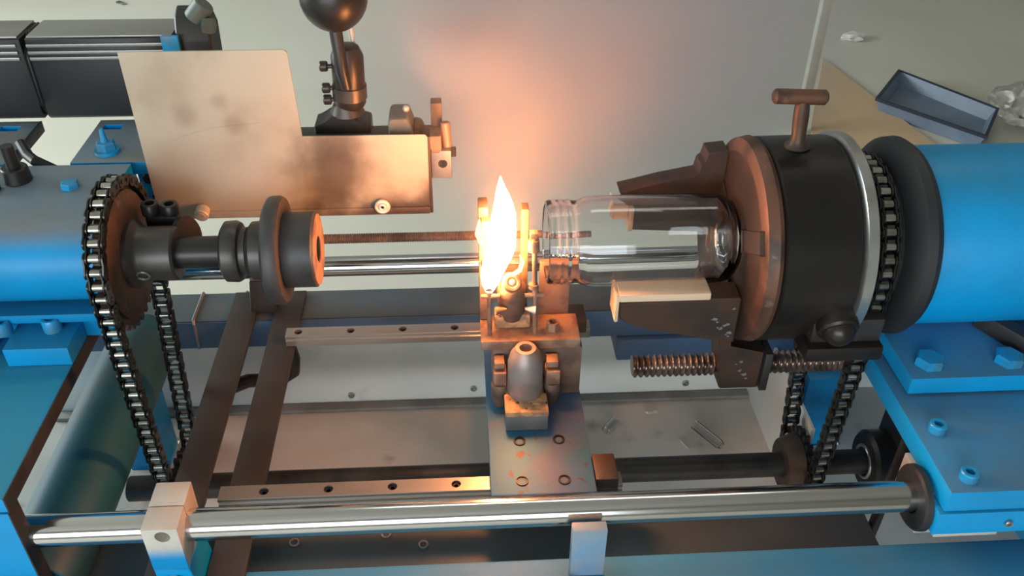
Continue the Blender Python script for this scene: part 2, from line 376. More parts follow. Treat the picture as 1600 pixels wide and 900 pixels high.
pn = thing('drip_tray', 'dusty off-white drip tray with upright back panel under the machine bed', 'tray', (0, 0, -0.9))
part('tray_floor', cut(MB().box(-0.60, 0.60, -0.20, 0.205, -0.396, -0.39, 0), [MB().box(-0.478, -0.425, 0.097, 0.153, -0.42, -0.36, 0), MB().box(0.375, 0.443, 0.097, 0.148, -0.42, -0.36, 0)]), 'traym', pn)
part('upright_panel', MB().box(-0.60, 0.60, 0.2055, 0.2085, -0.42, -0.243, 0.0005), 'panel', pn)
part('folded_edge', MB().box(-0.60, 0.345, 0.190, 0.205, -0.39, -0.384, 0.002), 'fold', pn, 'dark fold between tray and panel')  # darker grey strip along the rear edge of the tray
part('end_panel', MB().box(0.345, 0.349, 0.0, 0.2050, -0.39, -0.262, 0.0005), 'panel', pn)
for x, z in ((-0.2048, -0.372), (-0.038, -0.367), (0.2563, -0.370)):
    part('panel_screw', MB().cap_screw((x, 0.2054, z), (0, -1, 0), 0.0045, 0.0035), 'steel', pn)

# ------------------------------------------------------------------ flat bars, rails
for i, (x0, x1, lab) in enumerate(((-0.330, -0.297, 'left of the two dark flat bars bridging front and rear beams'), (-0.276, -0.243, 'right of the two dark flat bars bridging the beams, under the rail ends'))):
    solo('flat_bar', MB().box(x0, x1, -0.262, 0.205, -0.1995, -0.1945, 0.0008), 'strap', lab, 'flat bar', ((x0+x1)/2, -0.03, -0.1995), 'dark flat cross bars')

def rail(y, x0, x1, lab):
    b = MB().prism([(y-0.0085, -0.1940), (y+0.0085, -0.1940), (y+0.0085, -0.187), (y+0.0065, -0.1855), (y+0.0085, -0.1835), (y+0.0085, -0.1805), (y+0.008, -0.18), (y-0.008, -0.18), (y-0.0085, -0.1805), (y-0.0085, -0.1835), (y-0.0065, -0.1855), (y-0.0085, -0.187)], 'x', x0, x1)
    xs = [-0.238+0.0597*k for k in range(8) if x0+0.01 < -0.238+0.0597*k < x1-0.005]
    b = cut(b, [MB().cyl((x, y, -0.1872), (x, y, -0.17), 0.0045, seg=16) for x in xs])
    t = thing('linear_rail', lab, 'rail', ((x0+x1)/2, y, -0.194), 'linear rails')
    part('rail_body', b, 'rail', t)
    me = shared('rail_screw', MB().cap_screw((0, 0, 0), (0, 0, 1), 0.0039, 0.0045), 'black')
    for x in xs: inst('rail_screw', me, t, (x, y, -0.1871))
rail(-0.1340, -0.279, 0.098, 'front linear guide rail with round screw holes, just behind the thick chrome bar')
rail(0.1035, -0.252, 0.098, 'rear linear guide rail with screw holes, in front of the rear beam')

# ------------------------------------------------------------------ round bars
solo('guide_bar', MB().cyl((-0.455, -0.2035, -0.140), (0.346, -0.2035, -0.140), 0.0137, seg=48, ch=0.001), 'chrome', 'thick polished chrome bar across the front of the machine', 'bar', (0, -0.2035, -0.1537))
solo('guide_bar', MB().cyl((-0.43, 0.1765, -0.140), (0.43, 0.1765, -0.140), 0.0121, seg=40, ch=0.001), 'chrome', 'polished bar behind the burner and seen through the glass jar', 'bar', (0, 0.1765, -0.1521))
sp = thing('bar_support', 'dull steel support block under the rear polished bar, behind the left spindle', 'support block', (-0.29, 0.1765, -0.20))
part('support_block', MB().prism([(-0.306, -0.1995), (-0.272, -0.1995), (-0.278, -0.152), (-0.30, -0.152)], 'y', 0.165, 0.19, 0.001), 'iron', sp)
part('support_cap', MB().box(-0.300, -0.278, 0.166, 0.188, -0.152, -0.1255, 0.003), 'steel', sp)

def thread(name, x0, x1, y, z, r, pitch, seg=16, depth=0.22):
    b = MB(); n = int((x1-x0)/pitch); R = []
    steps = 6
    for k in range(n*steps+1):
        ring = []
        for i in range(seg):
            a = 2*PI*i/seg; ph = (k/steps + i/seg) % 1.0
            rr = r*(1-depth*(0.5-0.5*math.cos(2*PI*ph)))
            ring.append(V((x0+k*pitch/steps, y+rr*math.cos(a), z+rr*math.sin(a))))
        R.append(ring)
    b.rings(R); return b
t = thing('lead_screw', 'coarse threaded lead screw below the chuck, its free end pointing left', 'lead screw', (0.25, -0.020, -0.153))
part('threaded_rod', thread('threaded_rod', 0.124, 0.345, -0.020, -0.140, 0.0122, 0.0061, 24, 0.26), 'screwthread', t)
part('fitting', MB().lathe([(0, 0.012), (0.004, 0.014), (0.016, 0.016), (0.024, 0.012), (0.028, 0.012)], (0.345, -0.020, -0.140), (1, 0, 0), 24), 'black', t)
t = thing('screw_shaft', 'thin sooty threaded rod running above the rear polished bar', 'threaded rod', (-0.2, 0.167, -0.102))
part('threaded_rod', thread('threaded_rod', -0.36, -0.024, 0.167, -0.0955, 0.0062, 0.0026, 10, 0.2), 'soot', t)
part('rod_sleeve', MB().cyl((-0.024, 0.167, -0.0955), (0.10, 0.167, -0.0955), 0.0045, seg=16), 'soot', t)

# ------------------------------------------------------------------ left pedestal and headstock
t = thing('pedestal', 'blue steel pedestal plate at the left edge, carrying the left spindle housing', 'pedestal', (-0.58, -0.05, -0.45))
part('deck_plate', MB().box(-0.78, -0.409, -0.222, 0.13, -0.095, -0.08, 0.001), 'blue_left', t)
part('apron_plate', MB().box(-0.78, -0.409, -0.2235, -0.2085, -0.45, -0.0955, 0.001), 'blue', t)
part('dark_edge', MB().box(-0.4088, -0.4075, -0.2225, 0.13, -0.0955, -0.0795, 0.0002), 'dark_edge', t, 'black right edge of the top plate')  # black strip over the right edge of the blue plate
part('dark_edge', MB().box(-0.4088, -0.4075, -0.2240, -0.2080, -0.45, -0.0957, 0.0002), 'dark_edge', t, 'black edge of the front plate')

t = thing('spindle_housing', 'blue round-fronted spindle housing left of the chain sprocket', 'spindle housing', (-0.56, 0.03, -0.08))
pf = [(0.100, 0.041), (0.004, 0.041)] + [(-0.041*math.sin(a), 0.041*math.cos(a)) for a in [PI*k/20 for k in range(1, 20)]] + [(0.0, -0.041), (0.10, -0.041)]
part('barrel', MB().prism(pf, 'x', -0.78, -0.373), 'blue_dusty', t)
part('saddle', MB().prism([(-0.034, -0.0435), (0.10, -0.0435), (0.10, -0.0798), (-0.020, -0.0798), (-0.020, -0.060), (-0.034, -0.052)], 'x', -0.78, -0.376, 0.001), 'blue', t)
part('foot_flange', MB().box(-0.466, -0.408, -0.062, -0.0205, -0.0798, -0.060, 0.0012), 'blue', t)
part('foot_flange', MB().box(-0.60, -0.487, -0.062, -0.0205, -0.0798, -0.060, 0.0012), 'blue', t)
sc_ = shared('foot_screw', MB().cap_screw((0, 0, 0), (0, 0, 1), 0.0085, 0.013, 0.0048), 'boltblue')
for x, y in ((-0.430, -0.033), (-0.474, -0.036), (-0.54, -0.036)): inst('foot_screw', sc_, t, (x, y, -0.0600))
kn = part('lid_bolt', MB().cyl((-0.4700, 0.070, 0.041), (-0.4700, 0.070, 0.056), 0.013, 0.012, 20, 0.001).cyl((-0.4700, 0.070, 0.0555), (-0.4700, 0.070, 0.078), 0.0062, seg=14), 'black', t, 'black knob bolt')
part('lid_bolt', MB().hexbolt((-0.4162, 0.055, 0.041), (0, 0, 1), 0.0085, 0.006), 'boltblue', t)
part('lid_bolt', MB().hexbolt((-0.4870, 0.052, 0.041), (0, 0, 1), 0.008, 0.008), 'black', t)

# ------------------------------------------------------------------ chains and sprockets
PITCH = 0.0127
def chain_path(Y0, Z0, R0, Y1, Z1, R1):
    """open belt round wheel 0 (top) and wheel 1 (bottom) in the Y-Z plane; returns f(s) and length"""
    d = V((Y1-Y0, Z1-Z0)); D = d.length; base = math.atan2(d.y, d.x); al = math.acos((R0-R1)/D)
    a1, a2 = base+al, base-al
    P0a = V((Y0+R0*math.cos(a1), Z0+R0*math.sin(a1))); P1a = V((Y1+R1*math.cos(a1), Z1+R1*math.sin(a1)))
    P0b = V((Y0+R0*math.cos(a2), Z0+R0*math.sin(a2))); P1b = V((Y1+R1*math.cos(a2), Z1+R1*math.sin(a2)))
    arc0 = 2*PI-2*al; arc1 = 2*al; Ls = (P1a-P0a).length
    segs = [('l', P0b, P1b, Ls), ('a', (Y1, Z1, R1), (a2, arc1), R1*arc1), ('l', P1a, P0a, Ls), ('a', (Y0, Z0, R0), (a1, arc0), R0*arc0)]
    T = sum(s[3] for s in segs)
    def f(s):
        s %= T
        for k in segs:
            if s <= k[3]:
                u = s/k[3]
                if k[0] == 'l': return k[1].lerp(k[2], u)
                y, z, r = k[1]; a0, da = k[2]
                a = a0 + da*u
                return V((y+r*math.cos(a), z+r*math.sin(a)))
            s -= k[3]
        return f(0)
    return f, T
def plate_pts(w_):
    n = 8; h = w_; pts = []
    for k in range(n+1):
        a = -PI/2 + PI*k/n; pts.append((PITCH/2 + h*math.cos(a), h*math.sin(a)))
    pts.append((0, h*0.72))
    for k in range(n+1):
        a = PI/2 + PI*k/n; pts.append((-PITCH/2 + h*math.cos(a), h*math.sin(a)))
    pts.append((0, -h*0.72))
    return pts
def link_parts():
    o = MB()
    for sx in (-1, 1): o.prism(plate_pts(0.0056), 'x', sx*0.0078-0.0007, sx*0.0078+0.0007)
    for sy in (-1, 1): o.cyl((-0.0094, sy*PITCH/2, 0), (0.0094, sy*PITCH/2, 0), 0.0021, seg=8)
    i = MB()
    for sx in (-1, 1): i.prism(plate_pts(0.0056), 'x', sx*0.0057-0.0007, sx*0.0057+0.0007)
    r = MB()
    for sy in (-1, 1): r.cyl((-0.0049, sy*PITCH/2, 0), (0.0049, sy*PITCH/2, 0), 0.0042, seg=12, ch=0.0006)
    return shared('pin_link', o, 'chain'), shared('roller_link', i, 'chain'), shared('roller_pair', r, 'roller')
OUT, INN, ROL = link_parts()
def chain(x, Y0, Z0, R0, Y1, Z1, R1, label):
    f, T = chain_path(Y0, Z0, R0, Y1, Z1, R1)
    n = int(round(T/PITCH/2))*2; st = T/n
    t = thing('roller_chain', label, 'chain', (x, Y1, Z1-R1-0.005), 'roller chains')
    for k in range(n):
        a, b = f(k*st), f((k+1)*st); c = (a+b)/2; ang = math.atan2(b.y-a.y, b.x-a.x)
        if k % 2: inst('pin_link', OUT, t, (x, c.x, c.y), (ang, 0, 0))
        else:
            l = inst('roller_link', INN, t, (x, c.x, c.y), (ang, 0, 0))
            r = bpy.data.objects.new('roller_pair', ROL); COL.objects.link(r); r.parent = l
    return t
def sprocket_mb(x, Y, Z, pr, thick, hub=0.0, bore=0.010):
    n = int(round(PI/math.asin(PITCH/2/pr))); pts = []
    for k in range(n):
        for da, rr in ((-0.32, -0.0036), (-0.16, 0.0028), (0.16, 0.0028), (0.32, -0.0036)):
            a = 2*PI*(k+da)/n; pts.append((Y+(pr+rr)*math.cos(a), Z+(pr+rr)*math.sin(a)))
    return MB().prism(pts, 'x', x-thick/2, x+thick/2)
LX, RX = -0.360, 0.330
LY, LZ = -0.020, -0.295
R_L, R_S, R_R = 0.0685, 0.0406, 0.0765
chain(LX, 0, 0, R_L, LY, LZ, R_S, 'left roller chain hanging from the brown sprocket, oily with shiny rollers')
chain(RX, 0, 0, R_R, LY, LZ, R_S, 'right roller chain between the black chuck and the rubber ring')
t = thing('sprocket', 'large brown rusty sprocket disc on the left spindle, wrapped by the chain', 'sprocket', (LX, 0, -0.07))
part('toothed_disc', sprocket_mb(LX, 0, 0, R_L, 0.0066), 'brown', t)
part('face_disc', MB().lathe([(0, 0.060), (0.003, 0.060), (0.0045, 0.057)], (LX+0.0033, 0, 0), (1, 0, 0), 48), 'rust', t, 'rusty brown side of the sprocket')
t = thing('sprocket', 'black sprocket behind the chuck, mostly hidden under its chain', 'sprocket', (RX, 0, -0.078))
part('toothed_disc', sprocket_mb(RX, 0, 0, R_R, 0.0066), 'black', t)
part('hub', MB().cyl((RX+0.0034, 0, 0), (RX+0.014, 0, 0), 0.05, seg=40), 'black', t)
ls = thing('layshaft', 'dark horizontal drive shaft low behind the chrome bar, with a small sprocket at each chain', 'shaft', (0.1, LY, -0.34))
part('shaft', MB().cyl((-0.42, LY, LZ), (0.425, LY, LZ), 0.0140, seg=32, ch=0.001), 'iron', ls)
part('small_sprocket', sprocket_mb(LX, LY, LZ, R_S, 0.0066), 'black', ls)
part('small_sprocket', sprocket_mb(RX, LY, LZ, R_S, 0.0066), 'black', ls)
part('sprocket_hub', MB().cyl((RX-0.022, LY, LZ), (RX-0.0034, LY, LZ), 0.030, 0.036, seg=32, ch=0.001), 'brown', ls)
part('sprocket_hub', MB().cyl((LX+0.0034, LY, LZ), (LX+0.018, LY, LZ), 0.028, seg=32, ch=0.001), 'black', ls)
t = thing('pillow_block', 'black pillow block bearing at the right end of the low drive shaft', 'bearing', (0.415, LY, -0.345))
part('bearing_body', MB().lathe([(0, 0.032), (0.004, 0.036), (0.030, 0.036), (0.034, 0.033)], (0.405, LY, LZ), (1, 0, 0), 32), 'black', t)
part('hanger', MB().prism([(-0.040, -0.1255), (0.010, -0.1255), (0.012, -0.285), (-0.050, -0.285)], 'x', 0.430, 0.442, 0.001), 'black', t)
part('bearing_ring', MB().torus((0.4045, LY, LZ), (1, 0, 0), 0.0185, 0.002), 'steel', t)

# ------------------------------------------------------------------ left mandrel
t = thing('mandrel', 'dark stepped shaft with flange and round end cap on the left spindle, facing the flame', 'spindle', (-0.27, 0, -0.055))
part('hub', MB().lathe([(0, 0.032), (0.004, 0.0325), (0.008, 0.0275), (0.011, 0.0255), (0.040, 0.0255), (0.042, 0.0235)], (-0.352, 0, 0), (1, 0, 0), 40), 'iron', t)
part('set_screw', MB().torus((-0.3385, -0.0245, -0.0085), (0.0, -1, -0.35), 0.0055, 0.0012, 16, 6), 'steel', t)
part('shaft', MB().cyl((-0.312, 0, 0), (-0.262, 0, 0), 0.0150, seg=36), 'black', t)
part('collar', MB().lathe([(0, 0.024), (0.003, 0.0285), (0.013, 0.0290), (0.0165, 0.0270), (0.0175, 0.0225), (0.023, 0.0225)], (-0.269, 0, 0), (1, 0, 0), 44), 'iron', t)
part('sleeve', MB().lathe([(0, 0.0225), (0.004, 0.0275), (0.014, 0.0282), (0.018, 0.0265), (0.024, 0.026)], (-0.2455, 0, 0), (1, 0, 0), 44), 'iron', t)
part('flange', MB().lathe([(0, 0.045), (0.003, 0.0500), (0.006, 0.0510), (0.013, 0.0510), (0.016, 0.0490), (0.016, 0.036)], (-0.2275, 0, 0), (1, 0, 0), 56), 'carbon', t)
cap = MB().lathe([(0, 0.0345), (0.002, 0.0355), (0.0285, 0.0355), (0.030, 0.0340)], (-0.2125, 0, 0), (1, 0, 0), 56)
part('end_cap', cut(cap, [MB().cyl((-0.196, 0, 0.001), (-0.170, 0, 0.001), 0.0125, seg=28)]), 'carbon', t)
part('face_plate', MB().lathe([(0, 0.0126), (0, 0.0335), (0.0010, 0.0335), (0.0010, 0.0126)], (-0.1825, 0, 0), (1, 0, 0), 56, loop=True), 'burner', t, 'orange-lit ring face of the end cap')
t = thing('drive_dog', 'black clamp with tilted disc and bolts behind the left spindle hub', 'clamp', (-0.325, 0.03, -0.02))
part('clamp_arm', MB().box(-0.345, -0.314, 0.028, 0.044, 0.004, 0.022, 0.003), 'black', t)
part('clamp_bolt', MB().cap_screw((-0.340, 0.036, 0.022), (0, 0, 1), 0.0085, 0.011), 'black', t)
part('clamp_bolt', MB().cap_screw((-0.322, 0.036, 0.022), (0, 0, 1), 0.0085, 0.010), 'black', t)
part('tilted_disc', MB().lathe([(0, 0.018), (0.006, 0.018)], (-0.309, 0.020, 0.006), (0.9, -0.25, 0.3), 24), 'black', t)

# ------------------------------------------------------------------ sheet guard
t = thing('sheet_guard', 'stained beige sheet metal guard with stepped outline, upright behind the left spindle', 'guard', (-0.22, 0.10, -0.0235))
poly = [(-0.3582, 0.1553), (-0.2075, 0.1556), (-0.2045, 0.1530), (-0.2014, 0.0675), (-0.0815, 0.0668), (-0.0790, 0.0640), (-0.0802, -0.0235), (-0.3581, -0.0215)]
part('panel', MB().prism(poly, 'y', 0.10, 0.1016), 'sheet', t)
part('edge_strip', MB().box(-0.0800, -0.0768, 0.1005, 0.110, -0.0235, 0.064, 0.0005), 'brown', t, 'dark rim on the right edge')
part('bent_lip', MB().box(-0.358, -0.080, 0.0985, 0.1000, -0.0232, -0.0150, 0.0004), 'sheet', t)
part('crease', MB().tube([(-0.336+0.098*u, 0.0998, 0.0620+0.024*u+0.004*math.sin(u*4)) for u in [k/12 for k in range(13)]], 0.00035, 5), 'sheet', t, 'thin pale scratch')
part('panel_bolt', MB().cyl((-0.3123, 0.0995, -0.0125), (-0.3123, 0.088, -0.0140), 0.0072, seg=20, ch=0.001).cyl((-0.3123, 0.0885, -0.014), (-0.3123, 0.086, -0.0143), 0.0045, seg=14), 'alu', t)
part('panel_bolt', MB().torus((-0.1289, 0.097, -0.0125), (0, -1, 0), 0.0062, 0.0022, 20, 8).torus((-0.1289, 0.0955, -0.0125), (0, -1, 0), 0.003, 0.0016, 16, 8), 'alu', t, 'ringed bolt head')

# ------------------------------------------------------------------ tool post behind the guard
t = thing('tool_post', 'dark tool post with ball lever, thumbscrews and slide bar behind the sheet guard', 'tool post', (-0.15, 0.14, 0.03))
part('slide_bar', MB().box(-0.215, -0.075, 0.118, 0.142, 0.030, 0.058, 0.0015), 'iron', t)
part('base_block', MB().prism([(-0.193, 0.050), (-0.137, 0.050), (-0.137, 0.066), (-0.140, 0.068), (-0.147, 0.068), (-0.154, 0.075), (-0.176, 0.075), (-0.184, 0.068), (-0.193, 0.066)], 'y', 0.125, 0.155, 0.001), 'black', t)
part('neck_cone', MB().cyl((-0.160, 0.14, 0.074), (-0.160, 0.14, 0.094), 0.0175, 0.0095, 24), 'iron', t)
part('holder', MB().lathe([(0, 0.0125), (0.006, 0.0160), (0.055, 0.0160), (0.064, 0.012), (0.066, 0.008)], (-0.1565, 0.14, 0.079), (0.03, 0, 1), 28), 'black', t)
part('clamp_band', MB().lathe([(0, 0.0160), (0, 0.0172), (0.013, 0.0172), (0.013, 0.0160)], (-0.1560, 0.14, 0.0905), (0.03, 0, 1), 28, loop=True), 'iron', t)
for z in (0.1248, 0.1022, 0.0899):
    part('thumbscrew', MB().cyl((-0.167, 0.136, z), (-0.1745, 0.136, z), 0.0022, seg=10).cyl((-0.1742, 0.136, z), (-0.182, 0.136, z), 0.0052, seg=14, ch=0.001), 'black', t)
lv = part('lever', MB().tube([(-0.1560, 0.121, 0.108), (-0.1585, 0.120, 0.125), (-0.1600, 0.124, 0.145), (-0.162, 0.128, 0.172)], [0.005, 0.0058, 0.0060, 0.0066], 14), 'black', t)
part('ball_knob', MB().sphere((-0.1605, 0.130, 0.1955), 0.0318, (1, 1, 1.04), 32), 'black', lv)
part('rod', MB().cyl((-0.149, 0.150, 0.140), (-0.1515, 0.155, 0.170), 0.0026, seg=10), 'alu', t, 'thin pale rod')
part('end_bracket', MB().prism([(-0.1180, 0.045), (-0.0930, 0.045), (-0.0930, 0.064), (-0.098, 0.079), (-0.1150, 0.079), (-0.1180, 0.074)], 'y', 0.112, 0.148, 0.0015), 'green_grey', t, 'green-grey bracket')
part('bracket_bolt', MB().sphere((-0.1000, 0.130, 0.0815), 0.0038, seg=12), 'alu', t)
part('rib', MB().prism([(-0.093, 0.045), (-0.083, 0.045), (-0.083, 0.058), (-0.086, 0.064), (-0.093, 0.066)], 'y', 0.118, 0.145, 0.001), 'brown', t)
part('post', MB().box(-0.0755, -0.0645, 0.128, 0.142, 0.030, 0.0875, 0.0008), 'brown', t)
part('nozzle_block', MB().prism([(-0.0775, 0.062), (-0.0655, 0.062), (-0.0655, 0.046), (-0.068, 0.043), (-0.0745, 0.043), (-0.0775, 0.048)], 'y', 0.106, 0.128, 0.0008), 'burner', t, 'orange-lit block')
part('pin', MB().cyl((-0.0600, 0.118, 0.044), (-0.0615, 0.122, 0.070), 0.0052, seg=16, ch=0.001), 'burner', t)
gb = cut(MB().box(-0.0768, -0.0560, 0.108, 0.128, 0.0130, 0.0445, 0.0015), [MB().cyl((-0.065, 0.10, 0.030), (-0.065, 0.124, 0.030), 0.0047, seg=20)])
part('drilled_block', gb, 'grey_cube', t, 'grey block with a round hole')
part('nut', MB().hexbolt((-0.056, 0.118, 0.0385), (1, 0, 0), 0.0055, 0.005), 'iron', t)

# ------------------------------------------------------------------ stepper motors on brackets
def motor(x0, x1, lab, plug):
    t = thing('stepper_motor', lab, 'motor', ((x0+x1)/2, 0.25, 0.034), 'black motors at the upper left')
    y0, y1, z0, z1 = 0.220, 0.272, 0.0345, 0.1265
    c = 0.004
    part('body', MB().prism([(y0, z0+c), (y0+c, z0), (y1-c, z0), (y1, z0+c), (y1, z1-c), (y1-0.002, z1-0.001), (y0+0.001, z1-0.001), (y0, z1-0.002)], 'x', x0, x1, 0.001), 'motor', t)
    part('lid_plate', MB().box(x0+0.002, x1-0.002, y0+0.001, y1-0.001, z1-0.0009, z1+0.001, 0.0004), 'motor_top', t, 'grey metal top face')
    for z in (0.1185, 0.1110, 0.1045):
        part('cooling_rib', MB().box(x0+0.001, x1-0.004, y0-0.0028, y0-0.0002, z-0.0017, z+0.0017, 0.0006), 'motor_top', t)
    part('flange', MB().prism([(y0-0.002, z0+0.020), (y0+0.012, z0-0.001), (y1-0.010, z0-0.001), (y1+0.001, z0+0.014), (y1+0.001, z1-0.010), (y1-0.006, z1+0.001), (y0+0.020, z1+0.001), (y0-0.002, z1-0.020)], 'x', x1 if plug is None else x0-0.003, x1+0.002 if plug is None else x0, 0.001), 'motor', t)
    if plug:
        part('end_cap', MB().prism([(0.224, 0.086), (0.262, 0.086), (0.266, 0.128), (0.250, 0.150), (0.232, 0.142), (0.222, 0.120)], 'x', x1+0.0005, x1+0.037, 0.002), 'motor', t)
        part('blue_tab', MB().box(x1-0.012, x1+0.006, 0.214, 0.2195, 0.110, 0.128, 0.001), 'boltblue', t, 'blue label tab')
        pg = part('cable_plug', MB().cyl((x1+0.020, 0.236, 0.139), (x1+0.034, 0.236, 0.155), 0.011, seg=18, ch=0.001), 'plug_green', t)
        part('plug_nut', MB().hexbolt((x1+0.030, 0.230, 0.134), (1, 0, -0.1), 0.009, 0.012), 'plug_green', pg)
    return t
motor(-0.4955, -0.343, 'long black stepper motor with grey ribbed top, partly behind the sheet guard', True)
motor(-0.78, -0.5010, 'black motor cut off by the left edge, only its end plate seen', None)
def bracket(x0, x1, lab, slot):
    t = thing('motor_bracket', lab, 'bracket', ((x0+x1)/2, 0.15, 0.025), 'motor brackets')
    b = MB().box(x0, x1, 0.106, 0.205, 0.026, 0.040, 0.001)
    sx, sy = slot
    b = cut(b, [MB().box(sx-0.010, sx+0.010, sy-0.006, sy+0.006, 0.02, 0.05, 0)])
    part('plate', b, 'blue_dusty', t); return t
t = bracket(-0.4345, -0.340, 'blue slotted bracket plate under the ribbed motor, with a stud and nut', (-0.4165, 0.187))
part('stud', MB().cyl((-0.404, 0.128, 0.0400), (-0.404, 0.128, 0.066), 0.0048, 0.002, 12), 'boltblue', t)
part('nut', MB().hexbolt((-0.404, 0.128, 0.0440), (0, 0, 1), 0.0098, 0.008), 'boltblue', t)
part('washer', MB().cyl((-0.404, 0.128, 0.0402), (-0.404, 0.128, 0.0438), 0.0125, seg=20), 'boltblue', t)
part('leg', MB().box(-0.396, -0.382, 0.112, 0.130, -0.06, 0.0258, 0.001), 'blue', t)
part('leg', MB().box(-0.374, -0.350, 0.112, 0.130, -0.06, 0.0258, 0.001), 'blue', t)
part('bolt', MB().hexbolt((-0.362, 0.1115, 0.020), (0, -1, 0), 0.007, 0.005), 'black', t)
part('bolt', MB().hexbolt((-0.362, 0.1115, -0.008), (0, -1, 0), 0.007, 0.005), 'black', t)
t = bracket(-0.78, -0.4985, 'blue grey slotted bracket plate at the left edge, black along its right side', (-0.524, 0.187))
part('dark_edge', MB().box(-0.4983, -0.4965, 0.1062, 0.2048, 0.028, 0.0402, 0.0003), 'dark_edge', t, 'black right edge')
solo('black_cable', MB().tube([(-0.493, 0.140, 0.046), (-0.482, 0.125, 0.040), (-0.470, 0.112, 0.0400), (-0.452, 0.110, 0.030), (-0.435, 0.112, 0.015)], 0.0055, 10), 'cable', 'short black cable curving between bracket and blue housing at the left edge', 'cable', (-0.47, 0.12, 0.01))
solo('black_hose', MB().tube([(-0.335, 0.10, -0.262), (-0.315, 0.13, -0.275), (-0.295, 0.150, -0.292), (-0.278, 0.150, -0.290), (-0.262, 0.145, -0.275), (-0.258, 0.14, -0.25), (-0.262, 0.14, -0.22)], 0.0085, 10), 'cable', 'black hose looping beneath the dark flat bars', 'hose', (-0.29, 0.13, -0.31))

# ------------------------------------------------------------------ clamp block on the front bar
M['clamp_paint'] = mat('aluminium_with_blue_overspray', (0.62, 0.58, 0.52), (0.56, 0.53, 0.48), 40, rough=0.42, metal=0.2)
def overspray(m, z0, z1, y1, col):
    nt = m.node_tree; L = nt.links; b = nt.nodes['Principled BSDF']; src = b.inputs['Base Color'].links[0].from_socket
    tc = nn(nt, 'ShaderNodeTexCoord'); sp = nn(nt, 'ShaderNodeSeparateXYZ'); L.new(tc.outputs['Object'], sp.inputs[0])
    mr = nn(nt, 'ShaderNodeMapRange'); mr.interpolation_type = 'SMOOTHSTEP'; L.new(sp.outputs['Z'], mr.inputs['Value'])
    mr.inputs['From Min'].default_value = z0; mr.inputs['From Max'].default_value = z1
    my = nn(nt, 'ShaderNodeMath', operation='LESS_THAN'); L.new(sp.outputs['Y'], my.inputs[0]); my.inputs[1].default_value = y1
    mu = nn(nt, 'ShaderNodeMath', operation='MULTIPLY'); L.new(mr.outputs['Result'], mu.inputs[0]); L.new(my.outputs[0], mu.inputs[1])
    x = nn(nt, 'ShaderNodeMix', data_type='RGBA'); L.new(mu.outputs[0], x.inputs[0]); L.new(src, x.inputs[6]); x.inputs[7].default_value = (*col, 1)
    L.new(x.outputs[2], b.inputs['Base Color'])
overspray(M['clamp_paint'], 0.102, 0.083, -0.0232, (0.0, 0.30, 0.66))
t = thing('bar_clamp', 'pale split clamp block gripping the left part of the chrome bar, blue at its foot', 'clamp block', (-0.292, -0.205, -0.236))
hole = lambda: MB().cyl((-0.33, -0.2035, -0.140), (-0.25, -0.2035, -0.140), 0.01375, seg=40)
part('clamp_half', cut(MB().box(-0.3105, -0.2815, -0.2290, -0.2045, -0.165, -0.115, 0.0008), [hole(), MB().cyl((-0.2945, -0.24, -0.1235), (-0.2945, -0.216, -0.1235), 0.0062, seg=20)]), 'clamp_paint', t)
part('clamp_half', cut(MB().box(-0.3105, -0.2815, -0.2035, -0.1780, -0.165, -0.115, 0.0008), [hole()]), 'alu', t)
part('foot', MB().prism([(-0.3105, -0.1652), (-0.2815, -0.1652), (-0.2770, -0.1995), (-0.3100, -0.1995)], 'y', -0.2290, -0.1850, 0.001), 'blue', t, 'blue painted foot')
part('bolt', MB().lathe([(0, 0.0075), (0.012, 0.0075), (0.012, 0.0042), (0.006, 0.0042), (0.006, 0)], (-0.2960, -0.2292, -0.1860), (0, -0.5, 0.86), 18), 'boltblue', t)
part('bolt_seat', MB().box(-0.3060, -0.2860, -0.2440, -0.2292, -0.1995, -0.188, 0.001), 'blue', t)

t = thing('stop_plate', 'blue grey upright stop plate in front of the chrome bar at bottom centre', 'stop plate', (0.053, -0.232, -0.2))
part('plate', MB().box(0.0375, 0.0665, -0.2370, -0.2270, -0.1998, -0.128, 0.001), 'stop_blue', t)
part('foot', MB().box(0.040, 0.068, -0.262, -0.2372, -0.1998, -0.186, 0.001), 'blue', t)
part('roller', MB().cyl((0.0685, -0.250, -0.190), (0.079, -0.250, -0.190), 0.0095, seg=24, ch=0.001), 'rubber', t)
part('washer', MB().cyl((0.0290, -0.250, -0.190), (0.0325, -0.250, -0.190), 0.0110, seg=24), 'alu', t)
part('spacer', MB().cyl((0.0326, -0.250, -0.190), (0.0395, -0.250, -0.190), 0.0075, seg=20), 'black', t)

# ------------------------------------------------------------------ carriage and burner
t = thing('burner_carriage', 'blued steel carriage plate with four socket screws, under the burner on both rails', 'carriage', (0.022, -0.02, -0.18))
part('plate', MB().box(-0.0270, 0.0700, -0.163, 0.130, -0.1745, -0.165, 0.001), 'blue_steel', t)
csm = shared('socket_screw', MB().lathe([(-0.001, 0.0058), (0.0012, 0.0058), (0.0012, 0.0050), (0.0002, 0.0050), (0.0002, 0.0034), (-0.0008, 0.0034), (-0.0008, 0)], (0, 0, 0), (0, 0, 1), 18), 'black')
for x, y in ((0.0032, -0.0967), (0.0413, -0.096), (0.0023, -0.1473), (0.0415, -0.1477)): inst('socket_screw', csm, t, (x, y, -0.165))
for y in (-0.134, 0.1035):
    part('bearing_block', MB().box(0.060, 0.092, y-0.017, y+0.017, -0.1795, -0.1748, 0.001).box(0.0705, 0.092, y-0.0165, y+0.0165, -0.1792, -0.163, 0.002), 'brown', t)

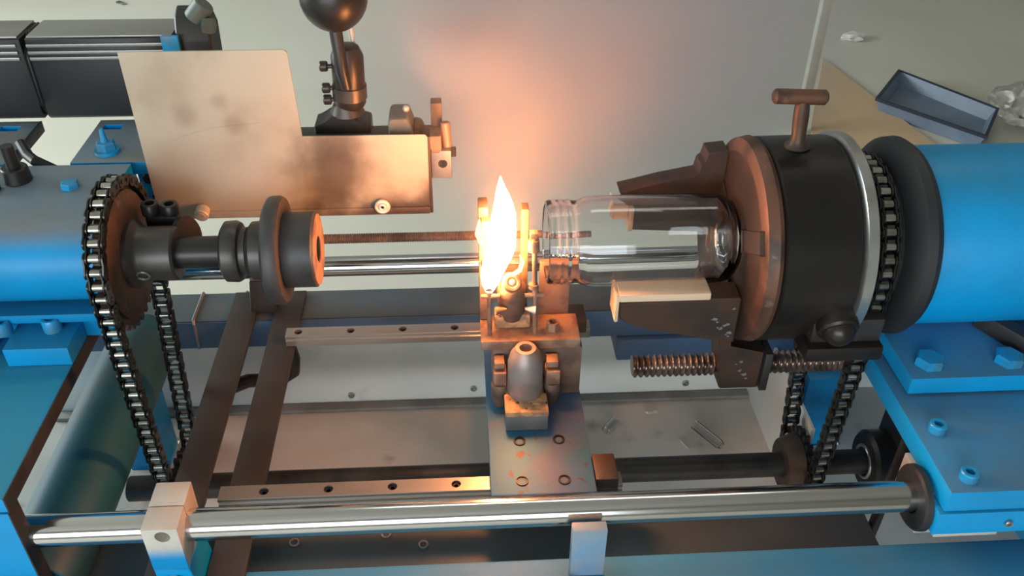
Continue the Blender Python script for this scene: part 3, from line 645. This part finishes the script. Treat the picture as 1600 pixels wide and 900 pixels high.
t = thing('gas_burner', 'flame-lit gas burner stack with grey barrel, clamps and thin rods, centre of the machine', 'burner', (0.01, -0.02, -0.165))
part('riser_block', MB().box(-0.0200, 0.0690, -0.0300, 0.022, -0.1648, -0.1032, 0.001), 'soot', t)
part('ledge_plate', MB().box(-0.0315, 0.0665, -0.0320, 0.010, -0.1030, -0.0920, 0.001), 'burner', t)
part('shield_plate', MB().box(0.0285, 0.0590, 0.0105, 0.0160, -0.1000, -0.028, 0.001), 'soot', t)
part('barrel', MB().lathe([(0, 0.0165), (0.004, 0.0178), (0.040, 0.0172), (0.050, 0.0150), (0.056, 0.011), (0.058, 0.0100), (0.058, 0.0062), (0.046, 0.0058), (0.046, 0.0)], (0.0110, -0.0500, -0.1440), (0, 0, 1), 32), 'burnergrey', t)
part('hex_nut', MB().lathe([(0, 0.0066), (0.009, 0.0066), (0.0095, 0.006), (0.0095, 0.0042), (0.003, 0.004), (0.003, 0)], (0.0405, -0.0150, -0.0920), (0, 0, 1), 6), 'burner', t)
for x0, x1 in ((-0.0200, -0.0070), (0.0315, 0.0460)):
    part('clamp_ear', MB().box(x0, x1, -0.0500, -0.034, -0.1350, -0.1180, 0.002).box(x0+0.001, x1-0.002, -0.0460, -0.0325, -0.1160, -0.1085, 0.001), 'burner', t)
    part('clamp_pillar', MB().lathe([(0, 0.005), (0.012, 0.0085), (0.028, 0.0090), (0.030, 0.008)], ((x0+x1)/2, -0.044, -0.1645), (0, 0, 1), 20), 'soot', t)
part('brick_block', MB().box(-0.0095, 0.0318, -0.0820, -0.0655, -0.1648, -0.1460, 0.0012), 'grey_cube', t, 'grey block')
part('fire_brick', MB().box(-0.0100, 0.0322, -0.0830, -0.0560, -0.1458, -0.1395, 0.0015), 'firebrick', t, 'crumbly orange brick')
part('fire_brick', MB().box(-0.0085, 0.0300, -0.0555, -0.0380, -0.1480, -0.1405, 0.002), 'firebrick', t)
part('fire_brick', MB().box(-0.0170, 0.0180, -0.0120, 0.004, -0.0918, -0.0760, 0.0015), 'firebrick', t)
part('cone_body', MB().lathe([(0, 0.0090), (0.006, 0.0130), (0.040, 0.0150), (0.046, 0.0130), (0.050, 0.009)], (0.000, 0.000, -0.086), (0, -0.25, 1), 28), 'soot', t)
part('ring_fitting', MB().torus((-0.0010, -0.0215, -0.0290), (0.1, -0.75, 0.55), 0.0068, 0.0030, 24, 10), 'burner', t)
part('ring_core', MB().sphere((-0.0010, -0.0205, -0.0295), 0.0040, seg=12), 'alu', t)
for x, zt in ((-0.0225, -0.006), (0.0195, 0.020)):
    rd = part('thin_rod', MB().cyl((x+0.003*(x > 0), -0.020, -0.0920), (x, -0.020, zt), 0.0024, seg=10), 'burner', t)
    part('rod_collar', MB().cyl((x, -0.020, -0.0370), (x, -0.020, -0.0325), 0.0046, seg=12), 'burner', rd)
    part('cross_pin', MB().cyl((x-0.008, -0.020, -0.0455), (x+0.010, -0.020, -0.0455), 0.0022, seg=10), 'burner', rd)
part('rod_nut', MB().cyl((0.0190, -0.020, 0.006), (0.0190, -0.020, 0.018), 0.0058, 0.0050, seg=12), 'burner', t)
part('rod_cap', MB().box(0.0150, 0.0225, -0.024, -0.016, 0.0205, 0.0265, 0.001), 'burner', t)
part('burner_cheek', MB().box(-0.0315, -0.0225, 0.002, 0.022, -0.0910, 0.040, 0.0015), 'soot', t)
part('burner_cheek', MB().box(0.0095, 0.0165, 0.010, 0.024, -0.0910, 0.032, 0.0015), 'soot', t)
for z in (0.026, 0.002, -0.022):
    part('jet_block', MB().box(-0.0290, -0.0200, -0.006, 0.0018, z-0.004, z+0.004, 0.001), 'burner', t)
part('wing', MB().prism([(-0.006, -0.055), (0.004, -0.060), (0.001, -0.052)], 'y', -0.020, -0.017), 'alu', t) if False else None
part('spark_tip', MB().lathe([(0, 0.0045), (0.010, 0.0012)], (0.0215, -0.024, -0.0600), (-1, 0, 0.15), 12), 'alu', t)
part('spark_tip', MB().lathe([(0, 0.0045), (0.010, 0.0012)], (-0.0160, -0.024, -0.0600), (1, 0, 0.15), 12), 'burner', t)

# flame: rows of (x centre, half width, z)
FL = [(-0.0165, 0.0005, -0.0520), (-0.0165, 0.0040, -0.0470), (-0.0155, 0.0078, -0.0380), (-0.0125, 0.0112, -0.0240), (-0.0085, 0.0130, -0.0100), (-0.0065, 0.0138, 0.0020), (-0.0045, 0.0133, 0.0140),
      (-0.0035, 0.0122, 0.0260), (-0.0028, 0.0108, 0.0360), (-0.0035, 0.0085, 0.0480), (-0.0045, 0.0060, 0.0580), (-0.0055, 0.0030, 0.0670), (-0.0060, 0.0003, 0.0760)]
def flame_mb(k, yk, wob, seed):
    rnd = random.Random(seed); R = []
    for cx, hw, z in FL:
        cx -= 0.0060; z += 0.0085
        ring = []
        for i in range(18):
            a = 2*PI*i/18; q = 1 + wob*math.sin(3*a + z*120 + seed) + rnd.uniform(-wob, wob)*0.4
            ring.append(V((cx + hw*k*q*math.cos(a), -0.020 + hw*yk*q*math.sin(a), z*(1+0.04*(k-1)))))
        R.append(ring)
    b = MB(); b.rings(R); return b
fl = thing('flame', 'bright white and orange gas flame rising from the burner beside the jar mouth', 'flame', (-0.008, -0.020, -0.052))
part('flame_core', flame_mb(1.0, 0.75, 0.05, 1), 'flame', fl)
c0 = ROOT[fl]
def flame_glow(name, c, r, dens, col, ns):
    rr = V(r); b = MB().sphere(c, 1.0, rr, 24)
    M[name] = volume_mat(name+'_gas', 'emit', col, dens, V(c)-c0, rr, 0.55, 1.45, ns, 1.3)
    return part(name, b, name, fl)
flame_glow('flame_envelope', (-0.010, -0.020, 0.018), (0.040, 0.030, 0.082), 45.0, (1.0, 0.30, 0.05), 60)
M['tongue'] = emit('flame_tongue', (1.0, 0.50, 0.12), 6)
def tongue(pts, r): return MB().tube(pts, r, 10)
part('flame_tongue', tongue([(-0.022, -0.022, 0.006), (-0.028, -0.023, 0.018), (-0.032, -0.023, 0.028), (-0.031, -0.022, 0.042)], [0.003, 0.004, 0.0034, 0.0006]), 'tongue', fl)
part('flame_tongue', tongue([(0.000, -0.021, -0.020), (0.006, -0.023, -0.014), (0.0085, -0.024, -0.004), (0.006, -0.022, 0.003)], [0.002, 0.0022, 0.002, 0.0005]), 'tongue', fl)

# smoke above the flame
def smoke(c, r, dens, lo, hi, ns, pw, lab):
    c = V(c); rr = V(r); nm = 'smoke_%d' % len(ROOT)
    b = MB().sphere(c, 1.0, rr, 32)
    M[nm] = volume_mat(nm, 'smoke', (1.0, 0.82, 0.62), dens, V((0, 0, 0)), rr, lo, hi, ns, pw)
    o = solo('smoke', b, nm, lab, 'smoke', c); o['kind'] = 'stuff'; return o
smoke((0.09, 0.24, 0.13), (0.36, 0.23, 0.32), 8.0, 0.4, 1.5, 6.0, 0.8, 'broad warm smoke haze drifting behind flame and jar')
smoke((-0.034, 0.10, 0.190), (0.085, 0.075, 0.105), 19.0, 0.5, 1.4, 12.0, 1.0, 'denser peach smoke puff high above the flame at the top edge')

# ------------------------------------------------------------------ glass jar
prof = [(0.000, 0.0365), (0.0005, 0.0392), (0.003, 0.0402)]
for k in range(3):
    b0 = 0.005+0.0065*k
    prof += [(b0, 0.0401), (b0+0.0016, 0.0408), (b0+0.0034, 0.0408), (b0+0.0050, 0.0401)]
prof += [(0.0255, 0.0396), (0.028, 0.0392), (0.0305, 0.0398), (0.034, 0.0412), (0.038, 0.0428), (0.043, 0.0435), (0.155, 0.0435), (0.164, 0.0430), (0.171, 0.0412), (0.176, 0.0375), (0.1785, 0.033), (0.180, 0.028), (0.1785, 0.022), (0.177, 0.0)]
inner = [(0.1735, 0.0), (0.1735, 0.022), (0.1725, 0.031), (0.168, 0.0375), (0.160, 0.0405), (0.043, 0.0410), (0.036, 0.0395), (0.030, 0.0362), (0.024, 0.0358), (0.004, 0.0355), (0.001, 0.0355)]
jar = solo('glass_jar', MB().lathe(prof+inner, (0.032, 0, 0.0015), (1, 0, 0), 72, loop=True), 'glass', 'clear glass jar lying on its side, threaded mouth towards the flame, held by the chuck', 'jar', (0.12, 0, -0.042))

# ------------------------------------------------------------------ chuck
t = thing('lathe_chuck', 'large black lathe chuck with rusty face and padded jaws holding the glass jar', 'chuck', (0.26, 0, -0.10))
part('body', MB().lathe([(0, 0.094), (0.003, 0.0975), (0.066, 0.0980), (0.0685, 0.096)], (0.229, 0, 0), (1, 0, 0), 96), 'chuckblack', t)
part('face_plate', MB().lathe([(0, 0.030), (0, 0.0840), (0.0165, 0.0840), (0.0165, 0.030)], (0.2125, 0, 0), (1, 0, 0), 96, loop=True), 'brown', t)
part('face_rim', MB().lathe([(0, 0.0842), (0, 0.0885), (0.003, 0.0965), (0.0125, 0.0985), (0.0165, 0.0965), (0.0165, 0.0842)], (0.212, 0, 0), (1, 0, 0), 96, loop=True), 'rust', t, 'rusty copper-brown front rim')
part('steel_ring', MB().lathe([(0, 0.0985), (0.0015, 0.1010), (0.0105, 0.1010), (0.012, 0.0985), (0.012, 0.06), (0, 0.06)], (0.2990, 0, 0), (1, 0, 0), 96, loop=True), 'steel', t, 'bright steel ring')
part('adapter_plate', MB().cyl((0.3112, 0, 0), (0.318, 0, 0), 0.070, seg=64), 'black', t)
for ang in (25, 150, 260): 
    a = math.radians(ang); rot = Matrix.Rotation(a, 3, 'X')
    part('jaw_slot', MB().box(0.2100, 0.2125, math.cos(a)*0.064-0.026, math.cos(a)*0.064+0.026, math.sin(a)*0.064-0.010, math.sin(a)*0.064+0.010, 0.001, rot), 'brown', t)
# jaw behind the jar
ja = part('jaw', MB().prism([(0.122, 0.009), (0.124, -0.019), (0.212, -0.024), (0.212, 0.066), (0.206, 0.067), (0.190, 0.065), (0.189, 0.052), (0.212, 0.040)][:4] + [(0.212, 0.0675), (0.1925, 0.0655), (0.1915, 0.0540), (0.1870, 0.0525), (0.1860, 0.0400), (0.150, 0.0335), (0.1090, 0.0235)], 'y', 0.052, 0.075, 0.001), 'brown', t)
part('pad', MB().box(0.1195, 0.1245, 0.044, 0.072, -0.0160, 0.013, 0.001), 'wood', ja, 'pale pad on the rear jaw')
part('pad', MB().box(0.1035, 0.1190, 0.049, 0.058, -0.0040, 0.0140, 0.001), 'wood', ja)
part('pad', MB().prism([(0.0990, 0.005), (0.1015, 0.021), (0.1035, 0.012), (0.1030, -0.005)], 'y', 0.048, 0.060), 'wood', ja)
# jaw in front, below the jar
jb = part('jaw', MB().prism([(0.0960, -0.0335), (0.0985, -0.0290), (0.2120, -0.0290), (0.2120, -0.0830), (0.190, -0.077), (0.120, -0.0600), (0.1010, -0.0530), (0.0960, -0.0460)], 'y', -0.058, -0.028, 0.003), 'brown', t)
part('pad', MB().box(0.0955, 0.1810, -0.0590, -0.0330, -0.0286, -0.0205, 0.002), 'wood', jb, 'pale wooden pad on the front jaw')
part('pad_end', MB().box(0.0925, 0.0962, -0.0580, -0.0300, -0.0520, -0.0215, 0.0015), 'wood', jb)
part('jaw_carrier', MB().prism([(0.190, -0.060), (0.2118, -0.060), (0.2118, -0.098), (0.250, -0.104), (0.250, -0.1535), (0.210, -0.1535), (0.208, -0.130), (0.206, -0.098), (0.196, -0.080)], 'y', -0.045, -0.008, 0.002), 'brown', t)
part('nut_plate', MB().box(0.2505, 0.2580, -0.048, -0.006, -0.154, -0.106, 0.001), 'iron', t)
part('boss_block', MB().box(0.2640, 0.3360, -0.1010, -0.055, -0.0720, -0.0560, 0.003), 'chuckblack', t)
part('bolt_boss', MB().cyl((0.288, -0.062, -0.018), (0.288, -0.102, -0.036), 0.0200, 0.0185, 28, 0.002), 'chuckblack', t)
part('bolt_head', MB().sphere((0.288, -0.100, -0.035), 0.0150, (1, 1, 1), 24), 'chuckblack', t)
part('block_web', MB().box(0.2680, 0.3340, -0.0930, -0.055, -0.0560, -0.030, 0.003), 'iron', t)
rn = random.Random(3)
for k in range(16):
    x = rn.uniform(0.184, 0.212) if k < 11 else rn.uniform(0.222, 0.248); z = rn.uniform(-0.076, -0.036) if k < 11 else rn.uniform(-0.150, -0.108); y = -0.0584 if k < 11 else -0.0455
    s_ = rn.uniform(0.0012, 0.0032)
    part('glass_chip', MB().prism([(x+s_*rn.uniform(0.4, 1.3)*math.cos(q_*1.05), z+s_*rn.uniform(0.3, 0.9)*math.sin(q_*1.05)) for q_ in range(6)], 'y', y-0.0008, y), 'grey_cube', t) if k < 16 else None
t = thing('chuck_key', 'rusty T-handled chuck key standing upright in the top of the chuck', 'chuck key', (0.2555, 0.0, 0.098))
part('handle', MB().cyl((0.2255, 0.0, 0.1465), (0.2735, 0.0, 0.1445), 0.0067, seg=20, ch=0.002), 'rust', t)
part('shank', MB().lathe([(0.0, 0.012), (0.003, 0.0085), (0.008, 0.0062), (0.030, 0.0070), (0.042, 0.0062), (0.046, 0.0055)], (0.2560, 0.0, 0.0985), (-0.08, 0, 1), 20), 'brown', t)

# ------------------------------------------------------------------ right headstock
t = thing('spindle_housing', 'large blue cylindrical spindle housing at the right edge', 'spindle housing', (0.55, 0, -0.09))
part('barrel', MB().lathe([(0, 0.080), (0.003, 0.0845), (0.007, 0.0862), (0.40, 0.0862)], (0.3680, 0, 0), (1, 0, 0), 96), 'blue', t)
part('rubber_ring', MB().lathe([(0, 0.060), (0, 0.078), (0.004, 0.089), (0.010, 0.0945), (0.018, 0.0955), (0.0245, 0.0915), (0.0265, 0.082), (0.0265, 0.060)], (0.3465, 0, 0), (1, 0, 0), 96, loop=True), 'rubber', t, 'thick black rubber ring')
part('disc', MB().lathe([(0, 0.050), (0.0005, 0.068), (0.003, 0.071), (0.005, 0.050)], (0.3435, 0, 0), (1, 0, 0), 64), 'rubber', t)
t = thing('pedestal', 'stepped blue pedestal of stacked plates under the right spindle housing', 'pedestal', (0.56, -0.08, -0.19))
part('saddle_plate', MB().box(0.3605, 0.80, -0.1190, 0.12, -0.0985, -0.0800, 0.0012), 'blue_greyed', t)
part('base_plate', MB().box(0.3500, 0.80, -0.2350, 0.125, -0.1250, -0.1015, 0.002), 'blue_greyed', t)
part('edge_flange', MB().box(0.3460, 0.80, -0.2370, -0.216, -0.1515, -0.1254, 0.001), 'blue', t)
part('packing_strip', MB().box(0.349, 0.405, -0.2360, -0.218, -0.1560, -0.1518, 0.0006), 'alu', t)
part('seal_block', MB().box(0.3462, 0.41, -0.2155, -0.166, -0.1760, -0.1254, 0.001), 'alu', t, 'pale block behind the seal')
part('bar_seal', MB().lathe([(0, 0.0140), (0, 0.0270), (0.002, 0.0290), (0.0065, 0.0295), (0.0065, 0.0140)], (0.3390, -0.2035, -0.142), (1, 0, 0), 40, loop=True), 'rubber', t, 'black round seal around the chrome bar')
part('levelling_stud', MB().cyl((0.352, -0.150, -0.30), (0.356, -0.150, -0.1254), 0.0055, seg=12), 'black', t)
hb = shared('hex_bolt', MB().hexbolt((0, 0, 0), (0, 0, 1), 0.0135, 0.0085, 0.3), 'boltblue')
inst('hex_bolt', hb, t, (0.3845, -0.0980, -0.0800)); inst('hex_bolt', hb, t, (0.4610, -0.0980, -0.0800))
cs2 = shared('cap_screw', MB().cap_screw((0, 0, 0), (0, 0, 1), 0.0078, 0.0085, 0.0042), 'boltblue')
for x, y in ((0.3695, -0.1630), (0.3710, -0.2195)): inst('cap_screw', cs2, t, (x, y, -0.1015))
part('flange_screw', MB().cap_screw((0.409, -0.2371, -0.1385), (0, -1, 0), 0.0035, 0.003), 'steel', t)
part('diagonal_rib', MB().prism([(0.452, -0.045), (0.475, -0.045), (0.500, -0.105), (0.486, -0.105)], 'z', -0.0798, -0.062, 0.001), 'dark_edge', t, 'dark diagonal rib')
part('column', MB().box(0.62, 0.80, -0.18, 0.12, -0.90, -0.1254, 0.003), 'blue', t)

# ------------------------------------------------------------------ broken glass on the tray
def shard(name, p, ang, L, r, lab):
    d = V((math.cos(ang), math.sin(ang), 0)); p = V(p)
    prof = [(0, r*0.8), (0.001, r), (L*0.9, r), (L, r*0.7), (L, r*0.55), (L*0.85, r*0.72), (0.001, r*0.75), (0, r*0.7)]
    solo(name, MB().lathe(prof, p+V((0, 0, r)), d, 16, loop=True), 'glass', lab, 'glass shard', p)
shard('glass_shard', (0.255, 0.138, -0.39), -1.0, 0.05, 0.0065, 'longer clear glass tube piece lying on the tray left of the side panel')
shard('glass_shard', (0.135, 0.130, -0.39), 0.9, 0.028, 0.0065, 'short clear glass piece on the tray close to the burner carriage')
solo('glass_sliver', MB().prism([(0.232, 0.112), (0.2345, 0.1135), (0.241, 0.098), (0.2395, 0.097)], 'z', -0.3898, -0.387), 'alu', 'small bright sliver on the tray beside the longer glass tube piece', 'glass shard', (0.2365, 0.105, -0.39))
solo('glass_crumb', MB().prism([(0.196, 0.168), (0.210, 0.171), (0.2115, 0.168), (0.199, 0.165)], 'z', -0.3898, -0.3860), 'alu', 'tiny pale crumb on the tray near the back panel fold', 'glass shard', (0.204, 0.168, -0.39))

# ------------------------------------------------------------------ background things on the floor
solo('brown_board', MB().prism([(1.4156, 2.6751), (1.5222, 1.9818), (1.62, 1.40), (0.95, 1.30), (1.165, 2.0708)], 'z', -0.8998, -0.888, 0.001), 'board', 'flat brown board lying on the floor behind the chuck', 'board', (1.35, 1.9, -0.9))
solo('cream_post', MB().box(1.095, 1.125, 2.02, 2.05, -0.9, 1.3, 0.002).box(1.090, 1.10, 2.012, 2.02, 0.02, 0.035, 0.002), 'post', 'thin cream upright post standing behind the chuck key', 'post', (1.11, 2.035, -0.9))
bx = thing('blue_bin', 'shallow open blue plastic bin on the floor, upper right behind the housing', 'bin', (1.62, 2.13, -0.899))
ra = V((1.6146, 2.4279)); rb = V((1.8205, 2.0780)); rc = V((1.4293, 2.1783)); rdv = V((1.6740, 1.8688))
rim = [ra, rb, rdv, rc]; ctr = (ra+rb+rc+rdv)/4
def shr(k): return [ctr + (q-ctr)*k for q in rim]
def quadring(polys):   # list of (scale, z)
    b = MB(); b.rings([[V((q.x, q.y, z)) for q in shr(k)] for k, z in polys], cap=False); return b
b = quadring([(0.90, -0.898), (1.0, -0.845), (0.975, -0.845), (0.88, -0.890)])
b.bm.faces.new([v for v in b.bm.verts if abs(v.co.z+0.890) < 1e-5]); b.bm.faces.new([v for v in b.bm.verts if abs(v.co.z+0.898) < 1e-5])
part('shell', b, 'binblue', bx)
b = MB(); b.rings([[V((q.x, q.y, z)) for q in shr(k)] for k, z in ((0.97, -0.8449), (0.97, -0.840), (1.025, -0.840), (1.025, -0.851), (1.004, -0.851), (1.004, -0.8449))], cap=False)
part('rim', b, 'binrim', bx, 'dark rim')
def crumple(name, c, sx, sy, sz, seed, m, lab, cat):
    rnd = random.Random(seed); b = MB(); q = bmesh.ops.create_icosphere(b.bm, subdivisions=3, radius=1.0)
    for v in q['verts']:
        n = 1 + 0.30*math.sin(v.co.x*5+seed)*math.cos(v.co.y*6) + rnd.uniform(-0.16, 0.16)
        v.co = V((c[0]+v.co.x*sx*n, c[1]+v.co.y*sy*n, c[2]+max(0.0, v.co.z*n+0.9)*sz))
    o = solo(name, b, m, lab, cat, c); return o
crumple('paper_scrap', (1.625, 2.90, -0.9), 0.048, 0.030, 0.016, 5, 'paper', 'crumpled white paper scrap on the floor right of the cream post', 'paper')
crumple('plastic_bag', (1.93, 2.08, -0.9), 0.10, 0.12, 0.07, 9, 'plastic_film', 'crumpled clear plastic bag at the right edge, beside the blue bin', 'bag')
solo('dry_scrap', MB().prism([(-1.612, 3.482), (-1.60, 3.50), (-1.58, 3.482), (-1.555, 3.455), (-1.57, 3.45), (-1.592, 3.470)], 'z', -0.8998, -0.893), 'leaf', 'small dark scrap on the pale floor at the top left', 'scrap', (-1.585, 3.475, -0.9))
